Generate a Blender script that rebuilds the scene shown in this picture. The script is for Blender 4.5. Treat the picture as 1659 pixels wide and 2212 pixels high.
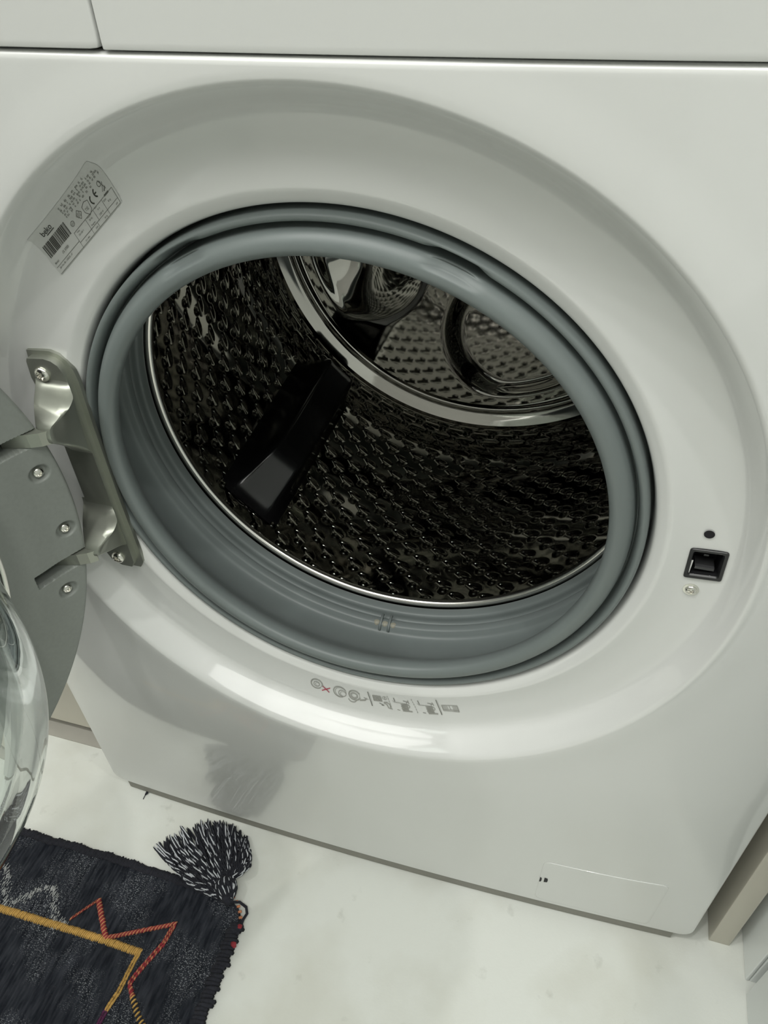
import bpy, bmesh, math, random
import numpy as np
from mathutils import Vector, Matrix

for o in list(bpy.data.objects):
    bpy.data.objects.remove(o)
SC = bpy.context.scene
COL = SC.collection
random.seed(4)
ZO = 0.015            # height of the machine's lower panel edge above the floor

# ------------------------------------------------------------------ camera
cam_d = bpy.data.cameras.new('camera')
cam = bpy.data.objects.new('camera', cam_d)
COL.objects.link(cam)
Rm = Matrix(((0.9592, -0.1617, 0.2318), (0.2808, 0.6380, -0.7170), (-0.0320, 0.7529, 0.6574)))
q = Rm.to_quaternion()
cam.matrix_world = Matrix.Translation((0.1263, -0.3187, 0.7485 + ZO)) @ q.to_matrix().to_4x4()
cam_d.sensor_fit = 'HORIZONTAL'
cam_d.sensor_width = 36.0
cam_d.lens = 36.0 * 1612.0 / 1659.0
cam_d.clip_start = 0.01
SC.camera = cam

# ------------------------------------------------------------------ world, lamps, exposure
w = bpy.data.worlds.new('world')
SC.world = w
w.use_nodes = True
w.node_tree.nodes['Background'].inputs[0].default_value = (0.8, 0.85, 0.8, 1)
w.node_tree.nodes['Background'].inputs[1].default_value = 0.25
SC.view_settings.view_transform = 'Standard'
SC.view_settings.look = 'None'
SC.view_settings.gamma = 1.0
SC.view_settings.exposure = -0.09
SC.view_settings.use_curve_mapping = False
CEIL = 2.40
LAMPS = [(-1.40, -.62), (-.80, -.62), (-.20, -.62), (.50, -.62), (1.45, -.62)]
LAMP_W = 6.5
PANEL_W = 29.0
LAMP_C = (1.0, 1.0, 0.965)
for (lx, ly), lw in zip(LAMPS, (1.1, 1.0, .9, .9, .9)):
    ld = bpy.data.lights.new('spot_bulb', 'AREA')
    ld.shape = 'DISK'
    ld.size = 0.06
    ld.energy = LAMP_W * lw
    ld.color = LAMP_C
    lo = bpy.data.objects.new('spot_bulb', ld)
    lo.location = (lx, ly, CEIL - 0.085)
    COL.objects.link(lo)
ld = bpy.data.lights.new('panel_fill', 'AREA')          # added soft fill light, spread like an unseen ceiling panel
ld.shape = 'RECTANGLE'; ld.size = 3.0; ld.size_y = 0.60
ld.energy = PANEL_W; ld.color = LAMP_C
lo = bpy.data.objects.new('panel_fill', ld)
lo.location = (-.05, -1.10, CEIL - 0.045)
COL.objects.link(lo)

# ------------------------------------------------------------------ materials
def mat(name, col, rough=0.5, metal=0.0, spec=None, coat=0.0, noise=None, bump=None, trans=0.0, ior=None, aniso=0.0):
    """noise=(scale, amount, coords-stretch) varies the colour, bump=(scale, strength, distance)"""
    m = bpy.data.materials.new(name)
    m.use_nodes = True
    nt = m.node_tree
    b = nt.nodes['Principled BSDF']
    b.inputs['Base Color'].default_value = (*col, 1)
    b.inputs['Roughness'].default_value = rough
    b.inputs['Metallic'].default_value = metal
    if spec is not None:
        b.inputs['Specular IOR Level'].default_value = spec
    b.inputs['Coat Weight'].default_value = coat
    b.inputs['Coat Roughness'].default_value = 0.06
    b.inputs['Transmission Weight'].default_value = trans
    if ior:
        b.inputs['IOR'].default_value = ior
    if noise or bump:
        tc = nt.nodes.new('ShaderNodeTexCoord')
    if noise:
        mp = nt.nodes.new('ShaderNodeMapping')
        mp.inputs['Scale'].default_value = noise[2] if len(noise) > 2 else (1, 1, 1)
        nz = nt.nodes.new('ShaderNodeTexNoise')
        nz.inputs['Scale'].default_value = noise[0]
        nz.inputs['Detail'].default_value = 5
        mr = nt.nodes.new('ShaderNodeMapRange')
        mr.inputs['From Min'].default_value = 0.3
        mr.inputs['From Max'].default_value = 0.7
        mr.inputs['To Min'].default_value = 1 - noise[1]
        mr.inputs['To Max'].default_value = 1 + noise[1]
        hs = nt.nodes.new('ShaderNodeHueSaturation')
        hs.inputs['Color'].default_value = (*col, 1)
        nt.links.new(tc.outputs['Object'], mp.inputs['Vector'])
        nt.links.new(mp.outputs[0], nz.inputs['Vector'])
        nt.links.new(nz.outputs[0], mr.inputs['Value'])
        nt.links.new(mr.outputs[0], hs.inputs['Value'])
        nt.links.new(hs.outputs[0], b.inputs['Base Color'])
    if bump:
        n2 = nt.nodes.new('ShaderNodeTexNoise')
        n2.inputs['Scale'].default_value = bump[0]
        n2.inputs['Detail'].default_value = 3
        bp = nt.nodes.new('ShaderNodeBump')
        bp.inputs['Strength'].default_value = bump[1]
        bp.inputs['Distance'].default_value = bump[2]
        nt.links.new(tc.outputs['Object'], n2.inputs['Vector'])
        nt.links.new(n2.outputs[0], bp.inputs['Height'])
        nt.links.new(bp.outputs[0], b.inputs['Normal'])
    return m

M_WHITE = mat('white_enamel', (0.70, 0.71, 0.69), 0.30, coat=0.8, noise=(4, 0.015))
M_WHITE2 = mat('white_plastic', (0.66, 0.67, 0.65), 0.34, coat=0.25, noise=(5, 0.015))
M_RUBBER = mat('grey_green_rubber', (0.165, 0.190, 0.186), 0.42, spec=0.45, noise=(9, 0.06), bump=(60, 0.05, 0.0005))
M_STEEL = mat('drum_steel', (0.43, 0.42, 0.385), 0.045, metal=1.0, noise=(12, 0.05))
M_STEELB = mat('back_plate_steel', (0.44, 0.43, 0.40), 0.06, metal=1.0, noise=(6, 0.05))
M_CHROME = mat('polished_rim', (0.82, 0.80, 0.76), 0.22, metal=1.0, noise=(20, 0.03))
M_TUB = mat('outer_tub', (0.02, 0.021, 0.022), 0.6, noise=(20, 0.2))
M_PADDLE = mat('dark_paddle', (0.012, 0.012, 0.013), 0.16, spec=0.6, noise=(30, 0.1))
M_DOORG = mat('grey_door_plastic', (0.235, 0.253, 0.232), 0.48, noise=(400, 0.04), bump=(900, 0.06, 0.0002))
M_DOORD = mat('dark_door_edge', (0.035, 0.038, 0.037), 0.5, noise=(50, 0.1))
M_HINGE = mat('satin_hinge_metal', (0.36, 0.375, 0.325), 0.36, metal=0.75, noise=(60, 0.05))
M_SCREW = mat('zinc_screw', (0.72, 0.71, 0.66), 0.2, metal=1.0, noise=(300, 0.1))
M_GLASS = mat('bowl_glass', (0.93, 0.97, 0.955), 0.012, trans=1.0, ior=1.47)
M_LENS = mat('smoky_lens', (0.62, 0.65, 0.64), 0.02, trans=1.0, ior=1.2)
M_BLACK = mat('black_plastic', (0.012, 0.012, 0.013), 0.3, noise=(60, 0.1))
M_VOID = mat('dark_hole', (0.004, 0.003, 0.006), 0.7, noise=(60, 0.1))
M_LABEL = mat('silver_label_film', (0.56, 0.57, 0.545), 0.38, noise=(40, 0.03))
M_INK = mat('label_ink', (0.05, 0.052, 0.045), 0.5, noise=(200, 0.1))
M_INK2 = mat('faded_label_ink', (0.17, 0.175, 0.155), 0.5, noise=(200, 0.1))
M_PRINT = mat('grey_print', (0.33, 0.33, 0.30), 0.5, noise=(200, 0.1))
M_PRINTD = mat('dark_grey_print', (0.16, 0.16, 0.14), 0.5, noise=(200, 0.1))
M_RED = mat('red_print', (0.42, 0.03, 0.07), 0.5, noise=(200, 0.1))
M_PLUG = mat('beige_plug', (0.30, 0.29, 0.23), 0.5, noise=(60, 0.1))
M_WALL = mat('wall_paint', (0.72, 0.73, 0.69), 0.8, noise=(3, 0.03))
M_WALLD = mat('wall_dimmed_for_drum', (0.32, 0.325, 0.31), 0.8, noise=(3, 0.05))  # unseen wall behind the camera, darkened so the drum reflects less light
M_CEIL = mat('ceiling_paint', (0.80, 0.80, 0.77), 0.9, noise=(3, 0.02))
M_CREAM = mat('cream_board', (0.58, 0.55, 0.47), 0.5, noise=(8, 0.04))
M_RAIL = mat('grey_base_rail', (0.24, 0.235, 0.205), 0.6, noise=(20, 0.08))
M_STRIP = mat('grey_beige_floor_strip', (0.42, 0.405, 0.36), 0.6, noise=(12, 0.06))
M_CABW = mat('white_cabinet_lacquer', (0.80, 0.83, 0.82), 0.4, noise=(6, 0.02))
M_YELLOW = mat('ochre_yarn', (0.56, 0.34, 0.095), 0.9, noise=(300, 0.22))
M_ORANGE = mat('orange_yarn', (0.50, 0.20, 0.10), 0.9, noise=(300, 0.2))
M_CRIM = mat('crimson_yarn', (0.27, 0.025, 0.035), 0.9, noise=(300, 0.25))
M_PURPLE = mat('plum_yarn', (0.10, 0.02, 0.07), 0.9, noise=(300, 0.25))
M_WYARN = mat('white_yarn', (0.62, 0.64, 0.68), 0.9, noise=(500, 0.15))
M_DYARN = mat('charcoal_yarn', (0.017, 0.018, 0.026), 0.95, noise=(500, 0.3))
M_GREYARN = mat('pale_grey_yarn', (0.50, 0.51, 0.51), 0.9, noise=(500, 0.25))

def floor_material():
    m = bpy.data.materials.new('pale_floor_covering')
    m.use_nodes = True
    nt = m.node_tree
    b = nt.nodes['Principled BSDF']
    b.inputs['Roughness'].default_value = 0.62
    tc = nt.nodes.new('ShaderNodeTexCoord')
    n1 = nt.nodes.new('ShaderNodeTexNoise'); n1.inputs['Scale'].default_value = 9; n1.inputs['Detail'].default_value = 4
    n2 = nt.nodes.new('ShaderNodeTexNoise'); n2.inputs['Scale'].default_value = 34; n2.inputs['Detail'].default_value = 6
    r1 = nt.nodes.new('ShaderNodeValToRGB')
    r1.color_ramp.elements[0].position = 0.36; r1.color_ramp.elements[0].color = (0.70, 0.71, 0.65, 1)
    r1.color_ramp.elements[1].position = 0.56; r1.color_ramp.elements[1].color = (0.78, 0.80, 0.755, 1)
    r2 = nt.nodes.new('ShaderNodeValToRGB')                     # sparse grey scuffs
    r2.color_ramp.elements[0].position = 0.24; r2.color_ramp.elements[0].color = (0.72, 0.72, 0.70, 1)
    r2.color_ramp.elements[1].position = 0.36; r2.color_ramp.elements[1].color = (1, 1, 1, 1)
    mx = nt.nodes.new('ShaderNodeMix'); mx.data_type = 'RGBA'; mx.blend_type = 'MULTIPLY'
    mx.inputs[0].default_value = 0.8
    nt.links.new(tc.outputs['Object'], n1.inputs['Vector'])
    nt.links.new(tc.outputs['Object'], n2.inputs['Vector'])
    nt.links.new(n1.outputs[0], r1.inputs[0]); nt.links.new(n2.outputs[0], r2.inputs[0])
    nt.links.new(r1.outputs[0], mx.inputs[6]); nt.links.new(r2.outputs[0], mx.inputs[7])
    nt.links.new(mx.outputs[2], b.inputs['Base Color'])
    n3 = nt.nodes.new('ShaderNodeTexNoise'); n3.inputs['Scale'].default_value = 420
    bp = nt.nodes.new('ShaderNodeBump'); bp.inputs['Strength'].default_value = 0.12; bp.inputs['Distance'].default_value = 0.001
    nt.links.new(tc.outputs['Object'], n3.inputs['Vector']); nt.links.new(n3.outputs[0], bp.inputs['Height'])
    nt.links.new(bp.outputs[0], b.inputs['Normal'])
    return m

def rug_material():
    m = bpy.data.materials.new('charcoal_rug_weave')
    m.use_nodes = True
    nt = m.node_tree
    b = nt.nodes['Principled BSDF']
    b.inputs['Roughness'].default_value = 0.95
    b.inputs['Specular IOR Level'].default_value = 0.15
    tc = nt.nodes.new('ShaderNodeTexCoord')
    def noise(scale, stretch, det=3):
        mp = nt.nodes.new('ShaderNodeMapping'); mp.inputs['Scale'].default_value = stretch
        n = nt.nodes.new('ShaderNodeTexNoise'); n.inputs['Scale'].default_value = scale; n.inputs['Detail'].default_value = det
        nt.links.new(tc.outputs['Object'], mp.inputs[0]); nt.links.new(mp.outputs[0], n.inputs['Vector'])
        return n
    def ramp(n, p0, p1, c0, c1):
        r = nt.nodes.new('ShaderNodeValToRGB')
        r.color_ramp.elements[0].position = p0; r.color_ramp.elements[0].color = (*c0, 1)
        r.color_ramp.elements[1].position = p1; r.color_ramp.elements[1].color = (*c1, 1)
        nt.links.new(n.outputs[0], r.inputs[0])
        return r
    streak = ramp(noise(55, (4.5, 1, 1)), 0.35, 0.68, (0.013, 0.015, 0.021), (0.040, 0.044, 0.055))
    fleck = ramp(noise(700, (1, 1.8, 1), 1), 0.575, 0.66, (0, 0, 0), (1, 1, 1))
    patch = ramp(noise(26, (1, 1, 1), 4), 0.44, 0.62, (0, 0, 0), (1, 1, 1))
    mul = nt.nodes.new('ShaderNodeMath'); mul.operation = 'MULTIPLY'
    nt.links.new(fleck.outputs[0], mul.inputs[0]); nt.links.new(patch.outputs[0], mul.inputs[1])
    mx = nt.nodes.new('ShaderNodeMix'); mx.data_type = 'RGBA'
    nt.links.new(mul.outputs[0], mx.inputs[0]); nt.links.new(streak.outputs[0], mx.inputs[6])
    mx.inputs[7].default_value = (0.27, 0.285, 0.305, 1)
    nt.links.new(mx.outputs[2], b.inputs['Base Color'])
    return m
M_FLOOR = floor_material()
M_RUG = rug_material()

# ------------------------------------------------------------------ helpers
def tag(o, label=None, cat=None, group=None, kind=None):
    if label: o['label'] = label
    if cat: o['category'] = cat
    if group: o['group'] = group
    if kind: o['kind'] = kind
    return o

def empty(name, loc):
    o = bpy.data.objects.new(name, None)
    o.location = loc
    o.empty_display_size = 0.05
    COL.objects.link(o)
    return o

def origin(p):
    """translation part of a thing's or part's world place (nothing here is rotated)"""
    v = Vector((0, 0, 0))
    while p is not None:
        v += p.location
        p = p.parent
    return v

def mesh_obj(name, verts, faces, m, parent=None, smooth=True, recalc=False, ang=None):
    """verts in world coordinates"""
    me = bpy.data.meshes.new(name)
    off = origin(parent)
    V = np.asarray(verts, dtype=float).reshape(-1, 3) - np.array(off)
    me.from_pydata(V.tolist(), [], faces)
    if recalc:
        bm = bmesh.new(); bm.from_mesh(me)
        bmesh.ops.recalc_face_normals(bm, faces=bm.faces)
        bm.to_mesh(me); bm.free()
    if smooth:
        me.polygons.foreach_set('use_smooth', [True] * len(me.polygons))
        if ang:
            me.set_sharp_from_angle(angle=math.radians(ang))
    me.materials.append(m)
    me.update()
    o = bpy.data.objects.new(name, me)
    COL.objects.link(o)
    if parent is not None:
        o.parent = parent
    return o

class MB:
    """collects shapes into one mesh"""
    def __init__(self):
        self.v = []; self.f = []
    def add(self, verts, faces):
        n = len(self.v)
        self.v += [tuple(p) for p in verts]
        self.f += [tuple(i + n for i in f) for f in faces]
    def box(self, a, b):
        x0, y0, z0 = a; x1, y1, z1 = b
        self.add([(x0, y0, z0), (x1, y0, z0), (x1, y1, z0), (x0, y1, z0), (x0, y0, z1), (x1, y0, z1), (x1, y1, z1), (x0, y1, z1)],
                 [(0, 3, 2, 1), (4, 5, 6, 7), (0, 1, 5, 4), (1, 2, 6, 5), (2, 3, 7, 6), (3, 0, 4, 7)])
    def tube(self, pts, r, n=6, closed=False, caps=True):
        pts = [Vector(p) for p in pts]
        rr = r if isinstance(r, (list, tuple)) else [r] * len(pts)
        rings = []; up = Vector((0, 0, 1))
        L = len(pts)
        for i, p in enumerate(pts):
            if closed:
                t = pts[(i + 1) % L] - pts[i - 1]
            else:
                t = pts[min(i + 1, L - 1)] - pts[max(i - 1, 0)]
            t.normalize() if t.length > 1e-9 else None
            a = t.cross(up)
            if a.length < 1e-3:
                a = t.cross(Vector((0, 1, 0)))
            a.normalize(); b = a.cross(t)
            rings.append([p + (a * math.cos(2 * math.pi * k / n) + b * math.sin(2 * math.pi * k / n)) * rr[i] for k in range(n)])
        vs = [v for ring in rings for v in ring]
        fs = []
        for i in range(L if closed else L - 1):
            j = (i + 1) % L
            for k in range(n):
                k2 = (k + 1) % n
                fs.append((i * n + k, i * n + k2, j * n + k2, j * n + k))
        if caps and not closed:
            fs.append(tuple(range(n - 1, -1, -1))); fs.append(tuple((L - 1) * n + k for k in range(n)))
        self.add(vs, fs)
    def prism(self, pts2, a, b, fn):
        """pts2: outline; fn(p, depth) -> 3-D; depth a..b"""
        n = len(pts2)
        self.add([fn(p, a) for p in pts2] + [fn(p, b) for p in pts2],
                 [tuple(range(n)), tuple(range(2 * n - 1, n - 1, -1))] + [(i, i + n, (i + 1) % n + n, (i + 1) % n) for i in range(n)])
    def build(self, name, m, parent=None, smooth=False, ang=None, recalc=True):
        return mesh_obj(name, self.v, self.f, m, parent, smooth, recalc, ang)

def lathe(profile, seg, frame, close=False):
    """profile of (radius, depth); frame(radius, angle, depth) -> 3-D"""
    vs = []; fs = []
    n = len(profile)
    for k in range(seg):
        a = 2 * math.pi * k / seg
        for r, d in profile:
            vs.append(frame(r, a, d))
    for k in range(seg):
        k2 = (k + 1) % seg
        for i in range(n if close else n - 1):
            i2 = (i + 1) % n
            fs.append((k * n + i, k * n + i2, k2 * n + i2, k2 * n + i))
    return vs, fs

def dense(profile, per=4):
    """Catmull-Rom through the profile"""
    P = [profile[0]] + list(profile) + [profile[-1]]
    out = []
    for i in range(1, len(P) - 2):
        for k in range(per):
            t = k / per
            out.append(tuple(0.5 * ((2 * P[i][c]) + (-P[i - 1][c] + P[i + 1][c]) * t +
                       (2 * P[i - 1][c] - 5 * P[i][c] + 4 * P[i + 1][c] - P[i + 2][c]) * t * t +
                       (-P[i - 1][c] + 3 * P[i][c] - 3 * P[i + 1][c] + P[i + 2][c]) * t ** 3) for c in (0, 1)))
    out.append(tuple(profile[-1]))
    return out

CX, CZ = 0.0045, 0.4692 + ZO
def yframe(r, a, d):
    """a measured from straight down towards +x"""
    return (CX + r * math.sin(a), d, CZ - r * math.cos(a))

def rounded_box(name, a, b, r, m, parent=None):
    me = bpy.data.meshes.new(name)
    bm = bmesh.new()
    bmesh.ops.create_cube(bm, size=1)
    ctr = [(p + q_) / 2 for p, q_ in zip(a, b)]
    dim = [q_ - p for p, q_ in zip(a, b)]
    off = origin(parent)
    for v in bm.verts:
        v.co = Vector([ctr[i] + v.co[i] * dim[i] - off[i] for i in range(3)])
    bmesh.ops.bevel(bm, geom=bm.edges[:], offset=r, segments=3, profile=0.5, affect='EDGES')
    bm.to_mesh(me); bm.free()
    me.polygons.foreach_set('use_smooth', [True] * len(me.polygons))
    me.set_sharp_from_angle(angle=math.radians(40))
    me.materials.append(m)
    o = bpy.data.objects.new(name, me)
    COL.objects.link(o)
    if parent is not None:
        o.parent = parent
    return o

# ------------------------------------------------------------------ the room
def structure(name, a, b, m):
    mb = MB(); mb.box(a, b)
    return tag(mb.build(name, m), kind='structure')
XL, XR = -2.25, 2.25
structure('floor', (XL, -2.1, -0.05), (XR, 0.66, 0.0), M_FLOOR)
structure('ceiling', (XL, -2.1, CEIL), (XR, 0.66, CEIL + 0.05), M_CEIL)
structure('wall_back', (XL, 0.66, 0), (XR, 0.71, CEIL), M_WALL)
structure('wall_front', (XL, -2.15, 0), (XR, -2.1, CEIL), M_WALLD)
structure('wall_left', (XL - .05, -2.15, 0), (XL, 0.71, CEIL), M_WALL)
structure('wall_right', (XR, -2.15, 0), (XR + .05, 0.71, CEIL), M_WALL)

# the row of small ceiling spots above the camera
names = ['far left', 'second from the left', 'middle', 'second from the right', 'far right']
for (lx, ly), nm in zip(LAMPS, names):
    fix = empty('ceiling_spot', (lx, ly, CEIL))
    tag(fix, 'small white round ceiling spot, %s of the row' % nm, 'ceiling light', 'ceiling spots in a row')
    vs, fs = lathe([(0.0, -.012), (0.040, -.012), (0.048, -0.001)], 24, lambda r, a, d: (lx + r * math.cos(a), ly + r * math.sin(a), CEIL + d))
    mesh_obj('base', vs, fs, M_WHITE2, fix, True, True, 40)
    vs, fs = lathe([(0.0, 0.0), (0.030, 0.0), (0.038, -0.05), (0.036, -0.05), (0.028, -0.004), (0, -0.004)], 24,
                   lambda r, a, d: (lx + r * math.cos(a), ly + r * math.sin(a), CEIL - 0.012 + d))
    mesh_obj('spot_cup', vs, fs, M_WHITE2, fix, True, True, 40)

pl = empty('ceiling_fill_panel', (-.05, -1.10, CEIL))  # unseen housing added to go with the soft fill light
tag(pl, 'added long flat white ceiling fill panel behind the row of spots', 'ceiling light')
rounded_box('housing', (-1.57, -1.42, CEIL - .040), (1.47, -.78, CEIL - .001), .004, M_WHITE2, pl)

# ------------------------------------------------------------------ front surface of the washing machine
DP = [(.1675, .012), (.1675, .003), (.1676, -.004), (.1683, -.0085), (.1695, -.0108), (.1725, -.0124), (.1758, -.0136), (.1782, -.0135), (.183, -.0129),
      (.190, -.0125), (.198, -.0129), (.2040, -.0136), (.2075, -.0148), (.2098, -.0170), (.2122, -.0212), (.2145, -.0260), (.2166, -.0302), (.2182, -.0329), (.2202, -.0346), (.2225, -.0351), (.2240, -.0352)]
DR = [p[0] for p in DP[4:]]; DY = [p[1] for p in DP[4:]]
def sm(t):
    t = max(0.0, min(1.0, t))
    return t * t * (3 - 2 * t)
def front(x, z):
    zz = z - ZO
    return -.008 * (1 - (x / .3) ** 2) - .0265 * sm(zz / .27) * (1 - min(1, abs(x / .3)) ** 6)
F0 = front(0, CZ)
def lerp_tab(r, X, Y):
    if r <= X[0]: return Y[0]
    for i in range(len(X) - 1):
        if r <= X[i + 1]:
            return Y[i] + (Y[i + 1] - Y[i]) * (r - X[i]) / (X[i + 1] - X[i])
    return Y[-1]
DDP = dense(DP[3:], 6)
DDR = [p[0] for p in DDP]; DDY = [p[1] for p in DDP]
def bow(x, z, rho):
    return sm((rho - .206) / .018) * (front(x, z) - F0)
def surf(x, z):
    rho = math.hypot(x - CX, z - CZ)
    if rho >= .224:
        e = sm((rho - .224) / .02)
        return front(x, z) + (1 - e) * (DDY[-1] - F0)
    return lerp_tab(rho, DDR, DDY) + bow(x, z, rho)

ZT = 0.6970 + ZO      # seam below the control panel
wm = empty('washing_machine', (0, 0.28, 0))
tag(wm, 'white front-loading washing machine with its round door swung open', 'washing machine')

def build_front():
    X0, X1, Z0, Z1, RB, RT = -.3, .3, ZO, ZT, .013, .003
    def bdist(a, ins):
        """distance from the hole centre to the rounded outline, moved in by ins"""
        dx, dz = math.sin(a), -math.cos(a)
        lo, hi = 0.15, 0.9
        def inside(t):
            x, z = CX + t * dx, CZ + t * dz
            x0, x1, z0, z1 = X0 + ins, X1 - ins, Z0 + ins, Z1 - ins
            if x < x0 or x > x1 or z < z0 or z > z1: return False
            rb = RB if z < .3 else RT
            rb = max(rb - ins, .0005)
            cxx = x0 + rb if x < x0 + rb else (x1 - rb if x > x1 - rb else x)
            czz = z0 + rb if z < z0 + rb else (z1 - rb if z > z1 - rb else z)
            return math.hypot(x - cxx, z - czz) <= rb + 1e-9 or (cxx == x or czz == z)
        for _ in range(40):
            mid = (lo + hi) / 2
            if inside(mid): lo = mid
            else: hi = mid
        return lo
    ang = set(np.round(np.arange(0, 360, 1.0), 3))
    ang |= set(np.round(np.arange(84, 100, 0.4), 3))
    for cxn, czn in ((X0, Z0), (X1, Z0), (X0, Z1), (X1, Z1)):
        c = math.degrees(math.atan2(cxn - CX, -(czn - CZ))) % 360
        ang |= set(np.round(np.arange(c - 2.5, c + 2.5, 0.25) % 360, 3))
    ang = sorted(ang)
    base = dense(DP, 4)
    base = [p for p in base]
    verts = []; faces = []
    NR = 26
    # the quarter-round edge: (inset, recess)
    edge = [(0.0030 * (1 - math.sin(t)), 0.0030 * (1 - math.cos(t))) for t in np.linspace(0.25, math.pi / 2, 6)] + [(0, .012), (0, .03)]
    n = None
    for ad in ang:
        a = math.radians(ad)
        col = []
        for r, d in base:
            x, z = CX + r * math.sin(a), CZ - r * math.cos(a)
            col.append((x, d + bow(x, z, r), z))
        B = bdist(a, 0.0030)
        r0 = base[-1][0]
        for k in range(1, NR + 1):
            t = k / NR
            r = r0 + (B - r0) * t ** 1.25
            x, z = CX + r * math.sin(a), CZ - r * math.cos(a)
            col.append((x, surf(x, z), z))
        for ins, rec in edge:
            r = bdist(a, ins)
            x, z = CX + r * math.sin(a), CZ - r * math.cos(a)
            col.append((x, surf(x, z) + rec, z))
        n = len(col)
        verts += col
    lock = [(.1913 + .002, .4789 + ZO - .002), (.2100 - .002, .4811 + ZO - .0022), (.2109 - .002, .4603 + ZO + .002), (.1920 + .002, .4580 + ZO + .0022)]
    def in_lock(x, z):
        s = 0
        for i in range(4):
            x0, z0 = lock[i]; x1, z1 = lock[(i + 1) % 4]
            if (x1 - x0) * (z - z0) - (z1 - z0) * (x - x0) > 0: s += 1
        return s == 0
    L = len(ang)
    for i in range(L):
        j = (i + 1) % L
        for k in range(n - 1):
            f = (i * n + k, i * n + k + 1, j * n + k + 1, j * n + k)
            c = np.mean([verts[v] for v in f], axis=0)
            if c[1] < 0 and in_lock(c[0], c[2]):
                continue
            faces.append(f)
    mesh_obj('front_panel', verts, faces, M_WHITE, wm, True, False)
build_front()

def face_patch(name, outline, yf, m, parent, thick=0.012, rnd=0.0012, proud=0.0, n=34):
    """a sheet that follows the bowed front; outline(u,v) gives (x,z) for u,v in 0..1, its edges rolled back"""
    us = [0.0, .0006, .0015, .003] + list(np.linspace(0.02, .98, n)) + [.997, .9985, .9994, 1.0]
    verts = []; idx = {}
    N = len(us)
    for i, u in enumerate(us):
        for j, v in enumerate(us):
            x, z = outline(u, v)
            e = min(i, j, N - 1 - i, N - 1 - j)
            rec = (rnd, rnd * .45, rnd * .12, 0)[min(e, 3)]
            verts.append((x, yf(x, z) + rec - proud, z))
    faces = [(i * N + j, (i + 1) * N + j, (i + 1) * N + j + 1, i * N + j + 1) for i in range(N - 1) for j in range(N - 1)]
    ring = [i * N for i in range(N)] + [(N - 1) * N + j for j in range(1, N)] + [i * N + N - 1 for i in range(N - 2, -1, -1)] + [j for j in range(N - 2, 0, -1)]
    b0 = len(verts)
    for k in ring:
        x, y, z = verts[k]
        verts.append((x, y + thick, z))
    R = len(ring)
    for k in range(R):
        faces.append((ring[k], b0 + k, b0 + (k + 1) % R, ring[(k + 1) % R]))
    return mesh_obj(name, verts, faces, m, parent, True, False, 50)

def rect_outline(x0, x1, z0, z1, r=0.0):
    def fn(u, v):
        x, z = x0 + (x1 - x0) * u, z0 + (z1 - z0) * v
        if r > 0:                                   # pull the corners in
            dx = max(0, r - (x - x0), r - (x1 - x)); dz = max(0, r - (z - z0), r - (z1 - z))
            if dx > 0 and dz > 0:
                sx = 1 if x - x0 < r else -1; sz = 1 if z - z0 < r else -1
                px, pz = dx / r, dz / r
                qx, qz = px * math.sqrt(1 - pz * pz / 2), pz * math.sqrt(1 - px * px / 2)
                x = (x0 + r - qx * r) if sx > 0 else (x1 - r + qx * r)
                z = (z0 + r - qz * r) if sz > 0 else (z1 - r + qz * r)
        return x, z
    return fn
ytop = lambda x, z: front(x, z)
face_patch('control_panel', rect_outline(-.0702, .2995, ZT + .0007, .845, .0014), ytop, M_WHITE2, wm, .03, .0008)
face_patch('detergent_drawer', rect_outline(-.2995, -.0714, ZT + .0010, .845, .0024), ytop, M_WHITE2, wm, .03, .0008)
mb = MB(); mb.box((-.296, .0285, ZO + .004), (-.2935, .55, .848)); mb.box((.2935, .0285, ZO + .004), (.296, .55, .848))
mb.box((-.2935, .5475, ZO + .004), (.2935, .55, .848)); mb.box((-.2935, .03, ZO + .004), (-.24, .5475, ZO + .006)); mb.box((.24, .03, ZO + .004), (.2935, .5475, ZO + .006))
mb.box((-.2935, .045, .69), (.2935, .047, .845))
mb.build('cabinet_shell', M_WHITE, wm)
rounded_box('top_cover', (-.3, -.01, .8485), (.3, .552, .866), .003, M_WHITE, wm)
for fx, fy in ((-.25, .06), (.25, .06), (-.25, .50), (.25, .50)):
    vs, fs = lathe([(0, 0), (.019, 0), (.019, .006), (.009, .008), (.009, ZO + .005), (0, ZO + .005)], 20,
                   lambda r, a, d: (fx + r * math.cos(a), fy + r * math.sin(a), d))
    mesh_obj('foot', vs, fs, M_BLACK, wm, True, True, 40)

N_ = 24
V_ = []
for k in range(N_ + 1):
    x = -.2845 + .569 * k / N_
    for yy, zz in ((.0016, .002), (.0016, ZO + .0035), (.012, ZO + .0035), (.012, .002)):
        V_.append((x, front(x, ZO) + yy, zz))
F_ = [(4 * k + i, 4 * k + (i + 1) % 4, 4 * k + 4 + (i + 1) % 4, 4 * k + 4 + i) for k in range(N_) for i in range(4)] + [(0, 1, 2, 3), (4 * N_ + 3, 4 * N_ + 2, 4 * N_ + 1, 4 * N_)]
mesh_obj('base_rail', V_, F_, M_RAIL, wm, False, True)

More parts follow.
